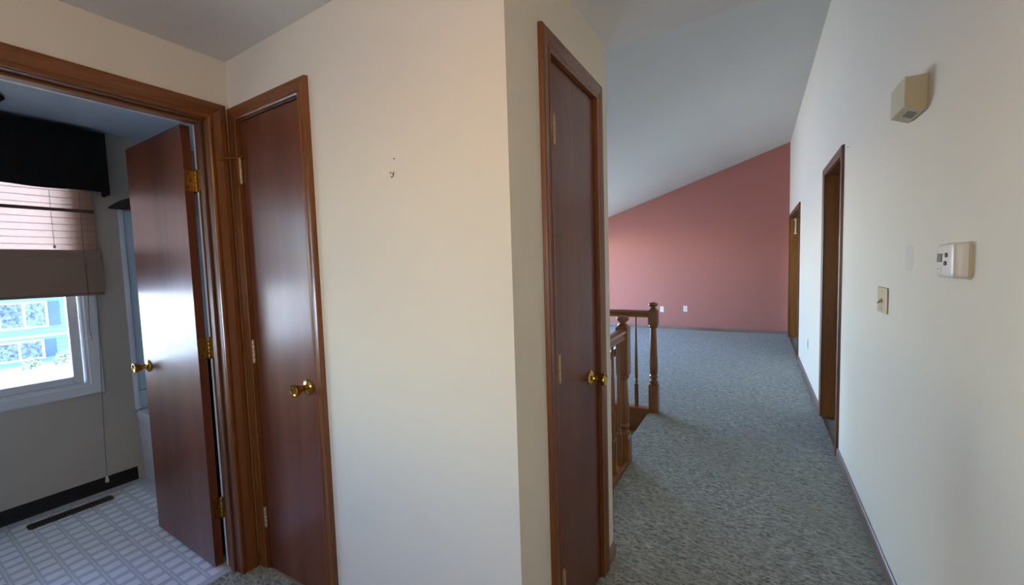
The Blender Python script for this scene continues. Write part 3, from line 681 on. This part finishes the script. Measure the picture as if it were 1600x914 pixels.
part('flap_mark', MB().box(XD-.0334, XD-.033, 1.645, 1.662, 1.3205, 1.3225), M_greyplastic, th)
part('back_plate', MB().box(XD-.004, XD, 1.545, 1.688, 1.294, 1.396), M_chimetan, th)
# light switch
sw = empty('light_switch', 'brass toned light switch plate with one toggle on right wall', 'light switch', loc=(XD, 2.39, 1.166))
part('plate', MB().box(XD-.007, XD, 2.318, 2.470, 1.110, 1.223), plain('aged_brass_plate', srgb(170, 154, 120), .4, .35), sw, bevel=.003)
part('toggle', MB().sweep2([(XD-.007, 2.388, 1.158), (XD-.007, 2.400, 1.158), (XD-.007, 2.400, 1.176), (XD-.007, 2.388, 1.176)], [(XD-.023, 2.390, 1.150), (XD-.023, 2.398, 1.150), (XD-.022, 2.398, 1.157), (XD-.022, 2.390, 1.157)]), plain('dark_ivory_toggle', srgb(150, 136, 100), .4), sw)
for z in (1.127, 1.206): part('screw', MB().lathe([(.0035, .007), (.003, .0082), (0, .0084)], (XD, 2.394, z), (-1, 0, 0), 10), M_brass_old, sw)
# faint patch of old paint
m = MB().prism(rounded(2.02, 2.105, 1.305, 1.40, .02), lambda u, v, t_: (XD-t_, u, v), -.001, .0006)
tag(m.build('paint_patch', paint('patch_paint', srgb(226, 218, 205), .2)), 'faint pale patch on the wall left of the thermostat', 'paint patch')
def nail(name, label, P, ax, L=.012):
    m = MB().lathe([(.0010, -.004), (.0010, L), (.0020, L), (.0022, L+.0015), (0, L+.002)], P, ax, 10); return tag(m.build(name, M_dark), label, 'nail')
nail('nail', 'small nail right of the tall right doorway frame', (XD, 3.27, 2.035), (-1, 0, 0))
nail('nail', 'tiny nail head above the wall hook on the broad cream wall', (-.998, YB, 1.722), (0, -1, 0), .002)
hk = empty('picture_hook', 'small bent picture hook on the broad cream wall', 'hook', loc=(-1.006, YB, 1.67))
part('hook', MB().tube([(-1.003, YB-.001, 1.682), (-1.004, YB-.003, 1.673), (-1.005, YB-.004, 1.666), (-1.006, YB-.008, 1.662), (-1.007, YB-.010, 1.667)], .0011, 8), M_dark, hk)
part('pin', MB().tube([(-1.004, YB+.002, 1.673), (-1.008, YB-.010, 1.678)], .0009, 8).lathe([(.0024, 0), (.0024, .0015), (0, .002)], (-1.0085, YB-.010, 1.678), (-.3, -.9, .35), 10), M_dark, hk)
# outlets
def outlet(label, P, rs_ax):
    e = empty('wall_outlet', label, 'outlet', group='white wall outlets', loc=P(0, 0, 0))
    A = lambda y0, y1, z0, z1, o0, o1: MB().add([P(a, z, o) for z in (z0, z1) for (a, o) in ((y0, o0), (y1, o0), (y1, o1), (y0, o1))], [(0, 3, 2, 1), (4, 5, 6, 7), (0, 1, 5, 4), (1, 2, 6, 5), (2, 3, 7, 6), (3, 0, 4, 7)])
    part('plate', A(-.035, .035, -.057, .057, 0, .005), M_white, e, bevel=.002)
    for zc in (-.02, .02):
        part('socket', A(-.016, .016, zc-.014, zc+.014, .005, .0065), plain('socket_white', srgb(196, 196, 192), .4), e)
        s_ = MB()
        for yy in (-.007, .007): s_.v, s_.f = s_.add(A(yy-.0012, yy+.0012, zc-.004, zc+.006, .0062, .0068).v, [(0, 3, 2, 1), (4, 5, 6, 7), (0, 1, 5, 4), (1, 2, 6, 5), (2, 3, 7, 6), (3, 0, 4, 7)]).v, s_.f
        part('socket_slot', s_, M_greyplastic, e)
    return e
outlet('white outlet in the middle of the pink wall above its baseboard', lambda a, z, o: (-1.215+a, YP-o, .415+z), 0)
outlet('white outlet on the pink wall half hidden behind the far newel', lambda a, z, o: (-1.66+a, YP-o, .395+z), 0)
outlet('white outlet low on the right wall between the two doorways', lambda a, z, o: (XD-o, 5.42+a, .42+z), 0)

# ------------------------------------------------------------------ other windows (seen only as light) and hall lamp
def other_window(name, label, P, a0, a1, z0, z1, mull):
    e = empty(name, label, 'window', 'structure', loc=P(a0, z0, 0))
    m = MB()
    def bx(b0, b1, c0, c1, o0, o1): m.add([P(a, z, o) for z in (c0, c1) for (a, o) in ((b0, o0), (b1, o0), (b1, o1), (b0, o1))], [(0, 3, 2, 1), (4, 5, 6, 7), (0, 1, 5, 4), (1, 2, 6, 5), (2, 3, 7, 6), (3, 0, 4, 7)])
    bx(a0, a0+.05, z0, z1, -.1, .01); bx(a1-.05, a1, z0, z1, -.1, .01); bx(a0+.05, a1-.05, z0, z0+.05, -.1, .01); bx(a0+.05, a1-.05, z1-.05, z1, -.1, .01)
    for q in mull: bx(q-.03, q+.03, z0+.05, z1-.05, -.08, -.02)
    part('window_frame', m, M_vinyl, e)
a, b, c, d = LIVING_WIN
other_window('window_2', 'wide living room window beside the stairwell', lambda a_, z, o: (XW+o, a_, z), a, b, c, d, [a+(b-a)*.3, a+(b-a)*.7])
a, b, c, d = BACK_WIN
other_window('window_3', 'window at the near end of the hallway', lambda a_, z, o: (a_, YBACK+o, z), a, b, c, d, [(a+b)/2])
lm = empty('ceiling_lamp', 'round frosted ceiling lamp of the hallway', 'ceiling lamp', loc=(-.42, -.12, HC))
part('canopy', MB().lathe([(.14, HC), (.14, HC-.02), (.12, HC-.03)], (-.42, -.12, 0), (0, 0, 1), 28), M_brass, lm, smooth=True)
part('stem', MB().lathe([(.012, HC-.03), (.012, HC-.12), (.06, HC-.125)], (-.42, -.12, 0), (0, 0, 1), 16), M_brass, lm, smooth=True)
part('shade', MB().lathe([(.06, HC-.118), (.11, HC-.125), (.13, HC-.15), (.115, HC-.185), (.08, HC-.21), (.03, HC-.222), (0, HC-.224)], (-.42, -.12, 0), (0, 0, 1), 28), M_lampglass, lm, smooth=True)

# ------------------------------------------------------------------ outside the bathroom window
GZ = -2.8
struct('ground', MB().box(-120, XW-.15, -60, 80, GZ-.2, GZ).box(XW-.15, 30, -60, YBACK-.16, GZ-.2, GZ).box(XW-.15, 40, YP+.2, 80, GZ-.2, GZ), M_ground, 'bright sunlit pale ground outside the bathroom window', 'ground')
struct('ground_lawn', MB().box(-13, XW-.16, -20, 40, GZ, GZ+.03), M_lawn, 'pale green lawn along the front of the house', 'lawn')
K = (EYE-GZ)/(EYE+1.5); HX = -21.2*K
fz = lambda z: EYE+(z-EYE)*K
nh = empty('neighbour_house', 'pale blue house with shuttered windows seen through the bathroom window', 'house', loc=(HX, 3.2*K, GZ))
m = MB(); hz0, hz1 = GZ, fz(2.4); zz = hz0
while zz < hz1:
    m.sweep2([(HX, -2, zz), (HX+.03, -2, zz), (HX+.008, -2, zz+.2), (HX, -2, zz+.2)], [(HX, 5.6*K, zz), (HX+.03, 5.6*K, zz), (HX+.008, 5.6*K, zz+.2), (HX, 5.6*K, zz+.2)]); zz += .2
m.box(HX-7, HX, -2, 5.6*K, hz0, hz1)
part('wall', m, M_siding, nh)
part('belt_trim', MB().box(HX, HX+.07, -2, 5.6*K, fz(-.56), fz(-.48)), M_trimout, nh)
m = MB().add([(HX+.6, -2.5, hz1), (HX+.6, 5.6*K+.5, hz1), (HX-3.5, 5.6*K+.5, hz1+2), (HX-3.5, -2.5, hz1+2), (HX-7.5, 5.6*K+.5, hz1), (HX-7.5, -2.5, hz1)], [(0, 1, 2, 3), (3, 2, 4, 5), (0, 3, 5), (1, 4, 2), (0, 5, 4, 1)])
part('roof', m, plain('grey_shingle_roof', srgb(120, 120, 124), .9), nh)
for (za, zb, sec) in ((-.17, .61, [(2.69, 3.165), (3.235, 3.675)]), (-1.25, -.70, [(2.55, 2.99), (3.05, 3.52)])):
    ya_, yb_ = sec[0][0]*K-.1, sec[-1][1]*K+.1; z_a, z_b = fz(za), fz(zb)
    wn_ = part('window', MB().box(HX, HX+.06, ya_, yb_, z_a-.1, z_b+.1), M_trimout, nh)
    for s_ in sec: part('pane', MB().box(HX+.055, HX+.065, s_[0]*K, s_[1]*K, z_a, z_b), M_pane, wn_)
    part('shutter', MB().box(HX, HX+.05, yb_+.02, yb_+.02+.27*K, z_a-.05, z_b+.05), M_shutter, nh)
def shrub(label, x, y, rx, ry, rz):
    e = empty('shrub', label, 'shrub', group='shrubs by the neighbour house', loc=(x, y, GZ))
    m = MB(); rnd = random.Random(int(y*100))
    for i in range(420):
        th_ = rnd.uniform(0, 2*PI); ph = rnd.uniform(0, 1); r_ = rnd.uniform(.75, 1.05)
        cz = ph; cr = math.sqrt(max(0, 1-cz*cz))
        P0 = Vector((x+rx*cr*math.cos(th_)*r_, y+ry*cr*math.sin(th_)*r_, GZ+rz*(cz*.95+.08)*r_))
        a_ = Vector((rnd.uniform(-1, 1), rnd.uniform(-1, 1), rnd.uniform(-1, 1))).normalized(); b_ = a_.orthogonal().normalized(); s_ = rnd.uniform(.07, .13)
        m.add([P0-a_*s_, P0+b_*s_*.5, P0+a_*s_, P0-b_*s_*.5], [(0, 1, 2, 3)])
    part('foliage', m, M_leaf, e)
    part('stem', MB().tube([(x, y, GZ), (x, y, GZ+rz*.7)], [.05, .02], 6), M_dark, e)
shrub('broad pale shrub at the right corner of the neighbour house', HX+1.2, 4.05*K*.965, .45, .42, .62)
shrub('small pale shrub before the lower window of the neighbour house', HX+1.2, 3.25*K*.965, .3, .28, .5)
